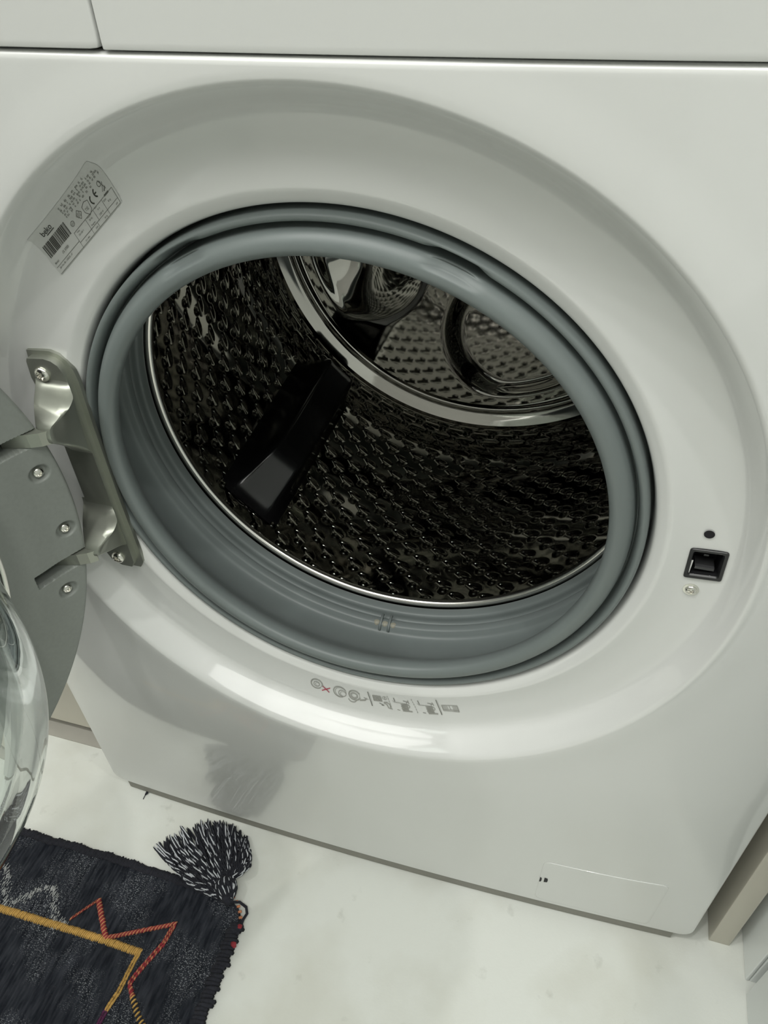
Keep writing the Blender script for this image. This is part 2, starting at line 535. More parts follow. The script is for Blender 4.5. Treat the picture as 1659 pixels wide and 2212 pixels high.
# pump filter flap with its latch slots
flap = face_patch('filter_flap', rect_outline(.1580, .2605, ZO + .008, ZO + .1015, .007), surf, M_WHITE, wm, .0004, .0004, .0005)
def on_surf(x, z, off):
    return (x, surf(x, z) - off, z)
for nm, x0, x1, z0, z1 in (('latch_slot', .1622, .1650, .0515, .0610), ('latch_slot', .1583, .1597, .0500, .0600)):
    mb = MB()
    out = [(x0, z0 + ZO), (x1, z0 + ZO + .0008), (x1 + .0004, (z0 + z1) / 2 + ZO), (x1, z1 + ZO - .0008), (x0, z1 + ZO)]
    mb.prism(out, .0010, -.0002, lambda p, d: on_surf(p[0], p[1], d))
    mb.build(nm, M_VOID, flap)

# ------------------------------------------------------------------ gasket
GP = [(.1700, .012), (.1678, .006), (.1662, .000), (.1657, -.0075), (.1648, -.0118), (.1630, -.0128), (.1614, -.0118), (.1605, -.0085), (.1600, -.0045),
      (.1594, -.0040), (.1588, -.0060), (.1579, -.0100), (.1560, -.0132), (.1530, -.0154), (.1495, -.0157), (.1470, -.0144), (.1458, -.0118),
      (.1462, -.0075), (.149, -.003), (.156, .003), (.164, .010), (.172, .018), (.178, .028), (.1805, .038), (.1800, .0435), (.1770, .0460), (.1752, .0475),
      (.1745, .0505), (.1752, .0535), (.1780, .0550), (.1790, .0570), (.1775, .0588), (.1738, .0598), (.1724, .0620), (.1722, .0670), (.1745, .0690), (.180, .0705)]
GD = dense(GP, 4)
tabs = [math.radians(a) for a in (-152, 158)]
def gframe(r, a, d):
    aa = (a + math.pi) % (2 * math.pi) - math.pi
    for t in tabs:                                   # the two places where the groove widens round the clamp spring
        k = sm(1 - abs(((aa - t + math.pi) % (2 * math.pi) - math.pi)) / .085 + .25)
        if .1572 < r < .1635 and d < .002:
            dd = max(0, (r - .1572) / .0063); wgt = math.sin(math.pi * min(1, dd))
            d += k * wgt * .007
        elif .1535 < r <= .1572 and d < -.005:
            d += k * .003
    return yframe(r, a, d)
vs, fs = lathe(GD, 480, gframe)
gasket = mesh_obj('door_gasket', vs, fs, M_RUBBER, wm, True)
# drain holes with small ribs at the lowest point of the bellows
for da in (-.020, .020):
    mb = MB()
    a = da - .0
    mb.tube([yframe(.1790, a, .0440), yframe(.1758, a, .0468), yframe(.1738, a, .0505), yframe(.1735, a, .0560)], .0011, 6)
    mb.build('drain_rib', M_RUBBER, gasket, True)
for da in (-.038, .0, .038):
    vs, fs = lathe([(0, .0016), (.0022, .0014), (.0032, 0), (.0033, -.003)], 14,
                   lambda r, a, d: tuple(Vector(yframe(.1757 - d * .8, da + r * math.cos(a) / .176, .0495 + r * math.sin(a)))))
    mesh_obj('drain_plug', vs, fs, M_PLUG, gasket, True)

# ------------------------------------------------------------------ outer tub and drum
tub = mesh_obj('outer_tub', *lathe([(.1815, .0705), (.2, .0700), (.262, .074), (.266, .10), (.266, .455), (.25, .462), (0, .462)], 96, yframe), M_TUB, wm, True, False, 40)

NC = 51
def drum_height(c, d):
    """relief in metres (positive = towards the axis); hole mask. c: columns, d: rows of the punched lattice"""
    mmx, mmy = 29.57, 28.4
    h = np.zeros_like(c); hole = np.full(c.shape, 99.0)
    for sx, sy in ((0, 0), (.5, .5)):
        ux = (c - sx - np.round(c - sx)) * mmx
        uy = (d - sy - np.round(d - sy)) * mmy
        r = np.hypot(ux, uy)
        h += np.where(r < 4.8, 2.6 * (np.cos(np.pi * np.clip(r / 4.8, 0, 1)) + 1) / 2, 0)
        h -= np.where(r < 1.8, 1.1 * (np.cos(np.pi * np.clip(r / 1.8, 0, 1)) + 1) / 2, 0)
        ox, oy = 8.6 / mmx, -3.9 / mmy
        hx = (c - sx - ox - np.round(c - sx - ox)) * mmx
        hy = (d - sy - oy - np.round(d - sy - oy)) * mmy
        hr = np.hypot(hx, hy)
        hole = np.minimum(hole, hr)
        # the scoop that runs out of the hole
        s = hx * .90 - hy * .43; t = hx * .43 + hy * .90
        S = np.clip(s / 14.5, -0.12, 1)
        wdt = 2.0 + 2.4 * np.sin(np.pi * np.clip(S, 0, 1))
        m = (s > -2.5) & (s < 14.5)
        prof = np.clip(1 - (t / wdt) ** 2, 0, 1)
        h -= np.where(m, 1.9 * (1 - np.clip(S, 0, 1)) ** .8 * prof * np.clip((s + 2.5) / 1.2, 0, 1), 0)
    return h * .001, hole

def build_drum():
    nth = NC * 25
    ys = np.concatenate([np.arange(.104, .4245, .00118), [.4255]])
    th = np.arange(nth) / nth * 2 * np.pi
    TH, Y = np.meshgrid(th, ys, indexing='ij')
    c = (np.degrees(TH) - 12.878) / (360 / NC)
    d = (Y - .3797) / .0284
    h, hole = drum_height(c, d)
    fade = np.clip((Y - .110) / .006, 0, 1) * np.clip((.4215 - Y) / .003, 0, 1)
    h = h * fade
    # plain strips where the paddles sit and where the sheet is welded
    rr = .24 - h
    pre = dense([(.1725, .0745), (.180, .0762), (.195, .0785), (.212, .0825), (.226, .0885), (.236, .0960), (.240, .1035)], 4)[:-1]
    cols = []
    RP = np.array([p[0] for p in pre]); YP = np.array([p[1] for p in pre])
    post_r = np.array([.2400, .2399]); post_y = np.array([.4290, .4302])
    R = np.concatenate([np.tile(RP, (nth, 1)), rr, np.tile(post_r, (nth, 1))], axis=1)
    YY = np.concatenate([np.tile(YP, (nth, 1)), Y, np.tile(post_y, (nth, 1))], axis=1)
    T = np.tile(th[:, None], (1, R.shape[1]))
    off = origin(wm)
    V = np.stack([CX + R * np.sin(T), YY, CZ - R * np.cos(T)], axis=-1).reshape(-1, 3) - np.array(off)
    n = R.shape[1]
    HM = np.full(R.shape, 99.0); HM[:, len(pre):len(pre) + len(ys)] = np.where(fade > .9, hole, 99)
    i, k = np.meshgrid(np.arange(nth), np.arange(n - 1), indexing='ij')
    j = (i + 1) % nth
    Q = np.stack([i * n + k, i * n + k + 1, j * n + k + 1, j * n + k], axis=-1).reshape(-1, 4)
    HF = HM.reshape(-1)[Q].mean(axis=1)
    Q = Q[HF > 1.75]
    me = bpy.data.meshes.new('drum')
    me.vertices.add(len(V)); me.vertices.foreach_set('co', V.ravel())
    nf = len(Q)
    me.loops.add(nf * 4); me.loops.foreach_set('vertex_index', Q.ravel().astype(np.int32))
    me.polygons.add(nf)
    me.polygons.foreach_set('loop_start', np.arange(0, nf * 4, 4, dtype=np.int32))
    me.polygons.foreach_set('use_smooth', np.ones(nf, dtype=bool))
    me.update(calc_edges=True)
    me.materials.append(M_STEEL)
    o = bpy.data.objects.new('drum', me)
    COL.objects.link(o); o.parent = wm
    return o
drum = build_drum()
tag(drum, 'perforated stainless steel drum')
# rolled bright rim of the drum mouth
tor = [(  .1718 + .0034 * math.cos(t), .0729 + .0034 * math.sin(t)) for t in np.linspace(0, 2 * math.pi, 15)[:-1]]
mesh_obj('drum_rim', *lathe(tor, 360, yframe, True), M_CHROME, drum, True)

def build_back():
    rs = list(np.linspace(0.004, .186, 76)) + list(np.linspace(.188, .229, 52)) + list(np.linspace(.231, .2399, 6))
    prof = [(.0, .022), (.186, .022), (.194, .0235), (.200, .0300), (.2045, .0405), (.2085, .0460), (.2130, .0480), (.2170, .0468), (.2205, .0440), (.2232, .0432), (.2255, .0442), (.2280, .0444), (.2335, .0410), (.2399, .0372)]
    prof = dense(prof, 6); PR = [p[0] for p in prof]; PY = [p[1] for p in prof]
    nth = 320
    V = []; F = []
    lobes = [(math.radians(a), R_, w_) for a, R_, w_ in ((-73, .135, .062), (21, .122, .072), (148, .130, .064))]
    for k in range(nth):
        a = 2 * math.pi * k / nth
        for r in rs:
            x, z = r * math.sin(a), -r * math.cos(a)
            y = .393 + lerp_tab(r, PR, PY)
            if r < .1955:
                for t, R_, w_ in lobes:                                      # three round hollows
                    rr = math.hypot(x - R_ * math.sin(t), z + R_ * math.cos(t))
                    if w_ > .07:
                        y += .016 * (1 - sm((rr - w_ * .86) / (w_ * .30))) * (1 - sm((r - .180) / .012))
                    else:
                        y += .024 * (math.cos(math.pi * min(1, rr / (w_ * 1.25))) + 1) / 2 * (1 - sm((r - .180) / .012))
            y -= .012 * (math.cos(math.pi * min(1, r / .10)) + 1) / 2
            V.append((CX + x, y, CZ + z))
    n = len(rs)
    for k in range(nth):
        k2 = (k + 1) % nth
        for i in range(n - 1):
            F.append((k * n + i, k * n + i + 1, k2 * n + i + 1, k2 * n + i))
    F.append(tuple(k * n for k in range(nth)))
    mesh_obj('drum_back_plate', V, F, M_STEELB, drum, True)
build_back()

def build_paddle(tc):
    """a lifter: wide at its foot, rounded crest, sloping end towards the door"""
    V = []; F = []
    ys = list(np.linspace(0, 1, 30)); N = 29
    for v in ys:
        y = .150 + .216 * v
        hgt = .045 * sm(min(1, v / .30)) ** .8 * (1 if v < .93 else math.sqrt(max(0, 1 - ((v - .93) / .07) ** 2)) * .9 + .1)
        hw = math.radians(8.0 + 1.2 * v)
        for k in range(N):
            s = -1 + 2 * k / (N - 1)
            p = 1 - sm((abs(s) - .50) / .50)
            r = .2402 - hgt * p - .0012 * (1 if abs(s) < .99 else 0)
            a = math.radians(tc - 1.2 * v) + hw * s
            V.append(yframe(r, a, y))
    for i in range(len(ys) - 1):
        for k in range(N - 1):
            F.append((i * N + k, (i + 1) * N + k, (i + 1) * N + k + 1, i * N + k + 1))
    b = len(V)
    F.append(tuple(range(N))); F.append(tuple((len(ys) - 1) * N + k for k in range(N - 1, -1, -1)))
    return mesh_obj('paddle', V, F, M_PADDLE, drum, True, False, 55)
for tc in (-43.5, 76.5, 196.5):
    build_paddle(tc)

# ------------------------------------------------------------------ door lock, sensor hole and screws on the dish
def screw_parts(center, nrm, r, parent, name='screw', collar=0.0):
    """pan-head screw with a six-lobed recess"""
    nrm = Vector(nrm).normalized(); c = Vector(center)
    u = nrm.orthogonal().normalized(); v = nrm.cross(u)
    rings = [(r, -.25 * r), (r, .05 * r), (.93 * r, .28 * r), (.75 * r, .42 * r), (.52 * r, .50 * r), (.50 * r, .12 * r), (0.0, .10 * r)]
    if collar:
        rings = [(r + collar, -.2 * r), (r + collar, .02 * r), (r * 1.05, .08 * r)] + rings[1:]
    n = 36; V = []; F = []
    for k in range(n):
        a = 2 * math.pi * k / n
        for i, (rr, d) in enumerate(rings):
            f = 1.0
            if i >= len(rings) - 3 and rr > 0:
                f = 1 + .16 * math.cos(6 * a)
            V.append(c + (u * math.cos(a) + v * math.sin(a)) * rr * f + nrm * d)
    L = len(rings)
    for k in range(n):
        k2 = (k + 1) % n
        for i in range(L - 1):
            F.append((k * L + i, k * L + i + 1, k2 * L + i + 1, k2 * L + i))
    return mesh_obj(name, V, F, M_SCREW, parent, True, True, 38)

def build_lock():
    c = [(.1913, .4789), (.2095, .4809), (.2103, .4604), (.1920, .4580)]
    c = [(x, z + ZO) for x, z in c]
    mx_, mz_ = sum(p[0] for p in c) / 4, sum(p[1] for p in c) / 4
    def corner_round(f, n=4):
        pts = []
        P = [((x - mx_) * f + mx_, (z - mz_) * f + mz_) for x, z in c]
        for i in range(4):
            a, b, d = Vector(P[i - 1]), Vector(P[i]), Vector(P[(i + 1) % 4])
            e1 = (a - b).normalized() * .0016 * f; e2 = (d - b).normalized() * .0016 * f
            for k in range(n + 1):
                t = k / n
                pts.append(tuple((1 - t) ** 2 * (b + e1) + 2 * t * (1 - t) * b + t * t * (b + e2)))
        return pts
    rings = []
    for f, off in ((1.0, -.0004), (1.0, .0006), (.97, .0010), (.82, .0008), (.76, .0), (.72, -.004)):
        rings.append([on_surf(x, z, off) for x, z in corner_round(f)])
    y0 = surf(mx_, mz_)
    rings.append([(x, y0 + .010, z) for x, z in corner_round(.66)])
    rings.append([(x, y0 + .011, z) for x, z in corner_round(.10)])
    V = [p for r_ in rings for p in r_]; n = len(rings[0]); F = []
    for i in range(len(rings) - 1):
        for k in range(n):
            k2 = (k + 1) % n
            F.append((i * n + k, i * n + k2, (i + 1) * n + k2, (i + 1) * n + k))
    F.append(tuple((len(rings) - 1) * n + k for k in range(n)))
    lk = mesh_obj('door_lock', V, F, M_BLACK, wm, True, False, 30)
    tag(lk, 'black door lock socket')
    mb = MB()
    mb.box((mx_ - .0045, y0 + .001, mz_ - .0052), (mx_ + .0050, y0 + .0095, mz_ - .0035))
    mb.box((mx_ - .0012, y0 + .005, mz_ + .0010), (mx_ + .0012, y0 + .0095, mz_ + .0022))
    mb.build('latch_tongue', mat('dark_grey_plastic', (.045, .045, .047), .35, noise=(90, .1)), lk)
build_lock()
def dish_normal(x, z):
    e = .001
    return Vector(((surf(x + e, z) - surf(x - e, z)) / (2 * e), -1, (surf(x, z + e) - surf(x, z - e)) / (2 * e))).normalized()
sx_, sz_ = .1979, .4497 + ZO
tag(screw_parts(on_surf(sx_, sz_, .0004), dish_normal(sx_, sz_), .0029, wm, 'screw', .0012), 'silver screw below the lock socket')
hx_, hz_ = .1976, .4901 + ZO
nn = dish_normal(hx_, hz_); hu = nn.orthogonal().normalized(); hv = nn.cross(hu)
vs, fs = lathe([(.0026, .0003), (.0024, .0004), (.0021, .0002), (.0, .00022)], 24,
               lambda r, a, d: Vector(on_surf(hx_, hz_, 0)) + (hu * math.cos(a) + hv * math.sin(a)) * r + nn * (d + .0004))
mesh_obj('sensor_hole', vs, fs, M_VOID, wm, True)

# ------------------------------------------------------------------ rating label on the dish
LQ = [(-.1501, .6128 + ZO), (-.1010, .6530 + ZO), (-.0935, .6333 + ZO), (-.1415, .5932 + ZO)]   # TL TR BR BL
def luv(u, v, off):
    x = (LQ[0][0] * (1 - u) + LQ[1][0] * u) * (1 - v) + (LQ[3][0] * (1 - u) + LQ[2][0] * u) * v
    z = (LQ[0][1] * (1 - u) + LQ[1][1] * u) * (1 - v) + (LQ[3][1] * (1 - u) + LQ[2][1] * u) * v
    return on_surf(x, z, off)
def grid_sheet(fn, nu, nv, off):
    V = [fn(i / nu, j / nv, off) for i in range(nu + 1) for j in range(nv + 1)]
    F = [(i * (nv + 1) + j, (i + 1) * (nv + 1) + j, (i + 1) * (nv + 1) + j + 1, i * (nv + 1) + j + 1) for i in range(nu) for j in range(nv)]
    return V, F
def lab_outline(u, v, off):
    r = .05
    if min(u, 1 - u) < r * .6 and min(v, 1 - v) < r * 1.4:
        u = .5 + (u - .5) * .99; v = .5 + (v - .5) * .98
    return luv(u, v, off)
label = mesh_obj('rating_label', *grid_sheet(lab_outline, 30, 16, .0003), M_LABEL, wm, True)
tag(label, 'grey printed rating label with barcode')

class Ink:
    """flat print: rectangles, strokes and lettering laid on a curved place"""
    def __init__(self, fn, aspect):
        self.fn = fn; self.asp = aspect; self.mb = MB()
    def quad(self, pts, n=3, off=.00045):
        (a, b, c, d) = pts
        V = []; F = []
        for i in range(n + 1):
            for j in range(2):
                s, t = i / n, j
                p = [(a[k] * (1 - s) + b[k] * s) * (1 - t) + (d[k] * (1 - s) + c[k] * s) * t for k in (0, 1)]
                V.append(self.fn(p[0], p[1], off))
        for i in range(n):
            F.append((2 * i, 2 * i + 2, 2 * i + 3, 2 * i + 1))
        self.mb.add(V, F)
    def rect(self, u0, v0, u1, v1, n=2):
        self.quad([(u0, v0), (u1, v0), (u1, v1), (u0, v1)], n)
    def stroke(self, pts, wd):
        """pts in (u,v); wd in v units; asp = length of u unit / v unit"""
        for p, q_ in zip(pts[:-1], pts[1:]):
            dx, dy = (q_[0] - p[0]) * self.asp, q_[1] - p[1]
            L = math.hypot(dx, dy) or 1e-9
            nx, ny = -dy / L * wd / 2 / self.asp, dx / L * wd / 2
            ex, ey = dx / L * wd * .3 / self.asp, dy / L * wd * .3
            self.quad([(p[0] + nx - ex, p[1] + ny - ey), (q_[0] + nx + ex, q_[1] + ny + ey), (q_[0] - nx + ex, q_[1] - ny + ey), (p[0] - nx - ex, p[1] - ny - ey)], 1)
    def arc(self, c, r, a0, a1, wd, n=14, sq=1.0):
        self.stroke([(c[0] + r * math.cos(math.radians(a0 + (a1 - a0) * k / n)) / self.asp, c[1] + sq * r * math.sin(math.radians(a0 + (a1 - a0) * k / n))) for k in range(n + 1)], wd)
    def text(self, s, u, v, h, bold=0.0, sx=1.0):
        cu = bpy.data.curves.new('t', 'FONT')
        cu.body = s; cu.size = 1.0; cu.offset = bold; cu.resolution_u = 3
        ob = bpy.data.objects.new('t', cu)
        COL.objects.link(ob)
        bpy.context.view_layer.update()
        me = bpy.data.meshes.new_from_object(ob)
        V = [self.fn(u + p.co.x * h * sx / self.asp, v - p.co.y * h, .00045) for p in me.vertices]
        self.mb.add(V, [tuple(p.vertices) for p in me.polygons])
        bpy.data.objects.remove(ob); bpy.data.curves.remove(cu); bpy.data.meshes.remove(me)
    def build(self, name, m, parent):
        return self.mb.build(name, m, parent, False, None, False)

ASP = .0629 / .0245
ink = Ink(luv, ASP)
ink.text('beko', .115, .205, .17, .012, 1.05)
ink.rect(.155, .225, .262, .245)
bars = random.Random(11)
u = .03
while u < .365:
    wd = bars.choice([.0035, .005, .007, .010]); 
    if .10 < u < .20 or .28 < u < .33: wd = .012
    ink.rect(u, .31, min(u + wd, .375), .60, 1)
    u += wd + bars.choice([.0035, .004, .006, .009])
ink.arc((.765, .50), .085, 115, 245, .030); ink.arc((.832, .46), .085, 115, 245, .030)
ink.stroke([(.800, .46), (.826, .46)], .028)
ink.rect(.875, .62, .935, .655)
ink.build('label_print_bold', M_INK, label)
ink = Ink(luv, ASP)
rt = random.Random(5)
for row, (u0, u1, v) in enumerate([(.42, .80, .06), (.42, .93, .115), (.425, .96, .17), (.43, .965, .225), (.43, .83, .28)]):
    u = u0
    while u < u1:
        L = rt.uniform(.010, .05)
        ink.text(''.join(rt.choice('aeinorstmulcdhp') for _ in range(max(2, int(L * 75)))), u, v + .046, .072, .010, .80)
        u += L + .012
ink.stroke([(.62, .43), (.665, .385), (.71, .42), (.70, .60), (.655, .66), (.62, .55), (.62, .43)], .014)
ink.text('TSE', .635, .56, .09, .0, .8)
ink.stroke([(.52, .46), (.555, .38), (.592, .47), (.556, .57), (.52, .46)], .014)
for k in range(4): ink.stroke([(.533 + k * .012, .43), (.533 + k * .012, .52)], .012)
ink.arc((.445, .49), .062, 0, 360, .012, 16, .8); ink.text('VDE', .425, .515, .06)
ink.arc((.895, .40), .05, 0, 360, .016, 14); ink.stroke([(.90, .34), (.93, .56)], .016); ink.stroke([(.93, .42), (.885, .56)], .014); ink.stroke([(.905, .57), (.93, .52)], .03)
for s, u, v, h in (('CK 87085', .17, .735, .075), ('Model', .03, .77, .07), ('Ser. No: 08 - 100518 - 07', .045, .905, .062),
                   ('Voltaj', .43, .70, .05), ('220-240 V', .43, .77, .055), ('Frekans', .60, .67, .05), ('50 Hz', .61, .74, .055), ('Akim', .72, .66, .05), ('10 A', .74, .73, .055),
                   ('Program', .60, .84, .05), ('2200 W', .73, .83, .055), ('IPX4', .84, .72, .055), ('8 kg', .88, .79, .06), ('0,1-1 MPa', .46, .955, .05), ('1400', .62, .955, .055), ('60 kg', .76, .955, .055), ('kW', .93, .955, .055)):
    ink.text(s, u, v, h, .004, .85)
for a, b in (((.02, .83), (.40, .83)), ((.40, .64), (.40, .99)), ((.40, .64), (.86, .64)), ((.58, .64), (.58, .97)), ((.70, .64), (.70, .87)), ((.83, .64), (.83, .97)), ((.40, .87), (.98, .87)), ((.98, .64), (.98, .98)), ((.86, .64), (.98, .64)), ((.02, .985), (.98, .985)), ((.67, .87), (.67, .97))):
    ink.stroke([a, b], .010)
ink.build('label_print_fine', M_INK2, label)

# ------------------------------------------------------------------ pictograms printed on the lower dish
def puv(s, r, off):
    """s: angle in degrees from straight down, r: radius in mm"""
    a = math.radians(s); rr = r * .001
    return on_surf(CX + rr * math.sin(a), CZ - rr * math.cos(a), off)
PA = math.radians(1) * 188           # mm per degree
ik = Ink(lambda u, v, o: puv(u, 188.6 + (v - 187.6) * 1.32, .0003), PA)
dk = Ink(lambda u, v, o: puv(u, 188.6 + (v - 187.6) * 1.32, .0003), PA)
rd = Ink(lambda u, v, o: puv(u, 188.6 + (v - 187.6) * 1.32, .0003), PA)
def ring(c, r, wd=.35, a0=0, a1=360, sq=1.0): ik.arc(c, r, a0, a1, wd, 26, sq)
ring((-11.0, 187.6), 4.6, .5, 40, 380); ring((-11.0, 187.6), 4.1, .3); ring((-11.0, 187.9), 2.3, .5); ring((-10.8, 188), 1.6, .3)
rd.stroke([(-9.5, 188.2), (-7.9, 192.0)], .75); rd.stroke([(-7.8, 188.0), (-9.5, 192.3)], .75)
ring((-5.4, 188.4), 4.9, .7, 60, 330); ring((-5.2, 188.6), 4.3, .3); ring((-4.8, 189.4), 2.9, .5); ring((-4.6, 189.8), 2.2, .3)
ring((-1.9, 188.0), 4.6, .6, 20, 330); ring((-1.9, 188.0), 4.0, .3); ring((-2.0, 188.4), 2.7, .5); ring((-2.0, 188.4), 1.9, .3)
ring((-2.4, 191.5), 3.2, .55, 20, 160); ik.stroke([(-.6, 191.5), (.5, 190.5), (.9, 188.8)], 1.1); ik.stroke([(.3, 188.3), (1.3, 189.2)], .5)
dk.stroke([(1.45, 181.2), (2.15, 194.0)], .65); dk.stroke([(18.05, 181.0), (17.85, 194.2)], .65)
for k in range(6):
    ik.stroke([(6.1 + .1 * k, 182.0 + 2.2 * k), (6.15 + .1 * k, 183.2 + 2.2 * k)], .45)
    ik.stroke([(11.9 + .1 * k, 182.0 + 2.2 * k), (11.95 + .1 * k, 183.2 + 2.2 * k)], .45)
# a filter door, a valve, hoses and trays
for k in range(7): ik.stroke([(2.55, 184.0 + k * .75), (4.4, 183.7 + k * .75)], .45)
for a, b in (((2.5, 183.8), (4.4, 183.4)), ((4.4, 183.4), (4.6, 188.4)), ((4.6, 188.4), (2.7, 188.9)), ((2.7, 188.9), (2.5, 183.8)), ((3.2, 188.0), (3.5, 185.2)), ((3.5, 185.2), (4.0, 187.9))): ik.stroke([a, b], .45)
ring((5.35, 184.6), 1.6, .35); ik.stroke([(5.35, 183.4), (5.4, 185.9)], .5)
dk.stroke([(3.9, 190.3), (4.9, 191.6)], .5); dk.stroke([(4.9, 191.6), (4.4, 191.8)], .5)
ik.stroke([(5.0, 188.9), (5.7, 188.6), (6.3, 190.2), (6.4, 193.6), (5.9, 193.2), (5.6, 190.4), (5.0, 189.6)], .7)
for s in (8.8, 14.6):
    ik.stroke([(s - 1.6, 185.8), (s - 1.3, 187.0), (s + 1.6, 187.4), (s + 1.7, 185.6)], .4); dk.stroke([(s - 1.2, 182.8), (s - 1.1, 186.2)], .5)
    dk.stroke([(s + 1.0, 184.6), (s + 2.1, 185.6)], .5); ik.stroke([(s + 2.1, 183.8), (s + 2.2, 186.8)], .5)
    for k in range(6): ik.stroke([(s + .2 + .1 * (k % 2), 188.4 + k * .9), (s + 1.7, 188.2 + k * .95)], .75)
    ring((s + 1.7, 189.4), 1.5, .5, -90, 120); dk.stroke([(s - .9, 193.4), (s - .3, 193.8)], .4)
    ik.stroke([(s + .4, 193.9), (s + 2.4, 193.7)], .9)
for a, b in (((18.7, 186.1), (22.3, 186.6)), ((22.3, 186.6), (22.1, 191.8)), ((22.1, 191.8), (18.6, 190.8)), ((18.6, 190.8), (18.7, 186.1)), ((20.4, 186.3), (20.4, 190.3)), ((18.7, 189.8), (22.1, 190.6))): ik.stroke([a, b], .4)
for k in range(4): ik.stroke([(18.9 + k * .32, 186.2), (18.8 + k * .32, 190.2)], .35); ik.stroke([(21.2 + k * .32, 186.4), (21.0 + k * .32, 191.2)], .35)
guide = ik.build('pictogram_print', M_PRINT, wm)
tag(guide, 'row of small grey line pictograms')
dk.build('pictogram_lines', M_PRINTD, guide)
rd.build('red_cross_mark', M_RED, guide)

# ------------------------------------------------------------------ hinge
def build_hinge():
    def sp(prof, x0, x1, name, m, parent, bev=.0012):
        """closed (y,z) outline extruded in x"""
        mb = MB(); mb.prism(prof, x0, x1, lambda p, d: (d, p[0], p[1] + ZO))
        return mb.build(name, m, parent, True, 32)
    # back flange with a thinner foot round it
    foot = [(-.1800, .5470), (-.1650, .5480), (-.1590, .5465), (-.1550, .5430), (-.1525, .5370), (-.1515, .5300), (-.1520, .5000), (-.1515, .4400), (-.1500, .4000), (-.1495, .3860), (-.1530, .3800), (-.1640, .3800),
            (-.1745, .3850), (-.1765, .3950), (-.1765, .4100), (-.1765, .5100), (-.1800, .5200), (-.1815, .5350)]
    mb = MB(); mb.prism(foot, -.0150, -.0122, lambda p, d: (p[0], d, p[1] + ZO))
    h = mb.build('hinge', M_HINGE, wm, True, 32)
    tag(h, 'satin metal door hinge with two arms')
    pad = [(-.1782, .5425), (-.1772, .5445), (-.1660, .5455), (-.1615, .5445), (-.1580, .5420), (-.1560, .5375), (-.1550, .5300), (-.1555, .5000), (-.1550, .4400), (-.1535, .4000), (-.1535, .3890), (-.1560, .3840), (-.1640, .3840),
           (-.1710, .3880), (-.1740, .3960), (-.1745, .5100), (-.1770, .5200), (-.1790, .5320)]
    mb = MB(); mb.prism(pad, -.0198, -.0148, lambda p, d: (p[0], d, p[1] + ZO))
    mb.build('mounting_plate', M_HINGE, h, True, 32)
    def horn(dz, ks_=1.0):
        """S-shaped swelling that leaves the plate and comes forward to the pin, then falls back"""
        P = [(-.0190, .5350, -.1770, -.1555), (-.0205, .5310, -.1765, -.1545), (-.0240, .5285, -.1760, -.1520), (-.0300, .5265, -.1742, -.1485), (-.0360, .5240, -.1712, -.1480),
             (-.0410, .5205, -.1680, -.1505), (-.0455, .5165, -.1650, -.1540), (-.0464, .5085, -.1650, -.1545), (-.0430, .5055, -.1655, -.1540), (-.0360, .4990, -.1665, -.1535),
             (-.0280, .4915, -.1690, -.1540), (-.0205, .4830, -.1710, -.1550), (-.0190, .4800, -.1710, -.1550)]
        P = [(p[0], (.5165 + (p[1] - .5165) * (ks_ if i_ >= 7 else 1)), p[2], p[3]) for i_, p in enumerate(P)]
        C1 = dense([(p[0], p[1]) for p in P], 3); C2 = dense([(p[2], p[3]) for p in P], 3)
        V = []; F = []; ks = [0, .08, .25, .5, .75, .92, 1]; dep = [.0035, .0008, 0, 0, 0, .0006, .0030]
        n = len(C1)
        for kk, dd in zip(ks, dep):
            for (y, z), (x0, x1) in zip(C1, C2):
                V.append((x0 + (x1 - x0) * kk, min(-.0188, y + dd * min(1, (-.019 - y) / .01)), z + dz + ZO))
        for i in range(len(ks) - 1):
            for j in range(n - 1):
                F.append((i * n + j, i * n + j + 1, (i + 1) * n + j + 1, (i + 1) * n + j))
        F.append(tuple(range(n))); F.append(tuple((len(ks) - 1) * n + j for j in range(n - 1, -1, -1)))
        return mesh_obj('hinge_bend', V, F, M_HINGE, h, True, True, 50)
    horn(0.0)
    horn(-.0925, .55)
    # arms into the slots of the door
    e = Vector((-.4564, -.8898, 0)); H = Vector((-.1594, -.0415, 0)); nrm = Vector((.8898, -.4564, 0))
    for zc in (.5115, .4190):
        mb = MB()
        zc += ZO
        path = [Vector((-.1585, -.0430, zc)), Vector((-.1620, -.0462, zc)), H + e * .010 - nrm * .0035 + Vector((0, 0, zc)), H + e * .021 - nrm * .0150 + Vector((0, 0, zc))]
        n = 0; V = []; F = []
        for i, p in enumerate(path):
            t = (path[min(i + 1, 3)] - path[max(i - 1, 0)]).normalized()
            s = Vector((t.y, -t.x, 0)) * .0032
            hz = Vector((0, 0, .0044))
            V += [p + s + hz, p - s + hz, p - s - hz, p + s - hz]
        for i in range(3):
            for k in range(4):
                F.append((i * 4 + k, i * 4 + (k + 1) % 4, i * 4 + 4 + (k + 1) % 4, i * 4 + 4 + k))
        F += [(0, 3, 2, 1), (12, 13, 14, 15)]
        mesh_obj('hinge_arm', V, F, M_HINGE, h, False, True)
    screw_parts((-.1700, -.0200, .5355 + ZO), (0, -1, 0), .0047, h)
    screw_parts((-.1648, -.0200, .3915 + ZO), (0, -1, 0), .0047, h)
build_hinge()

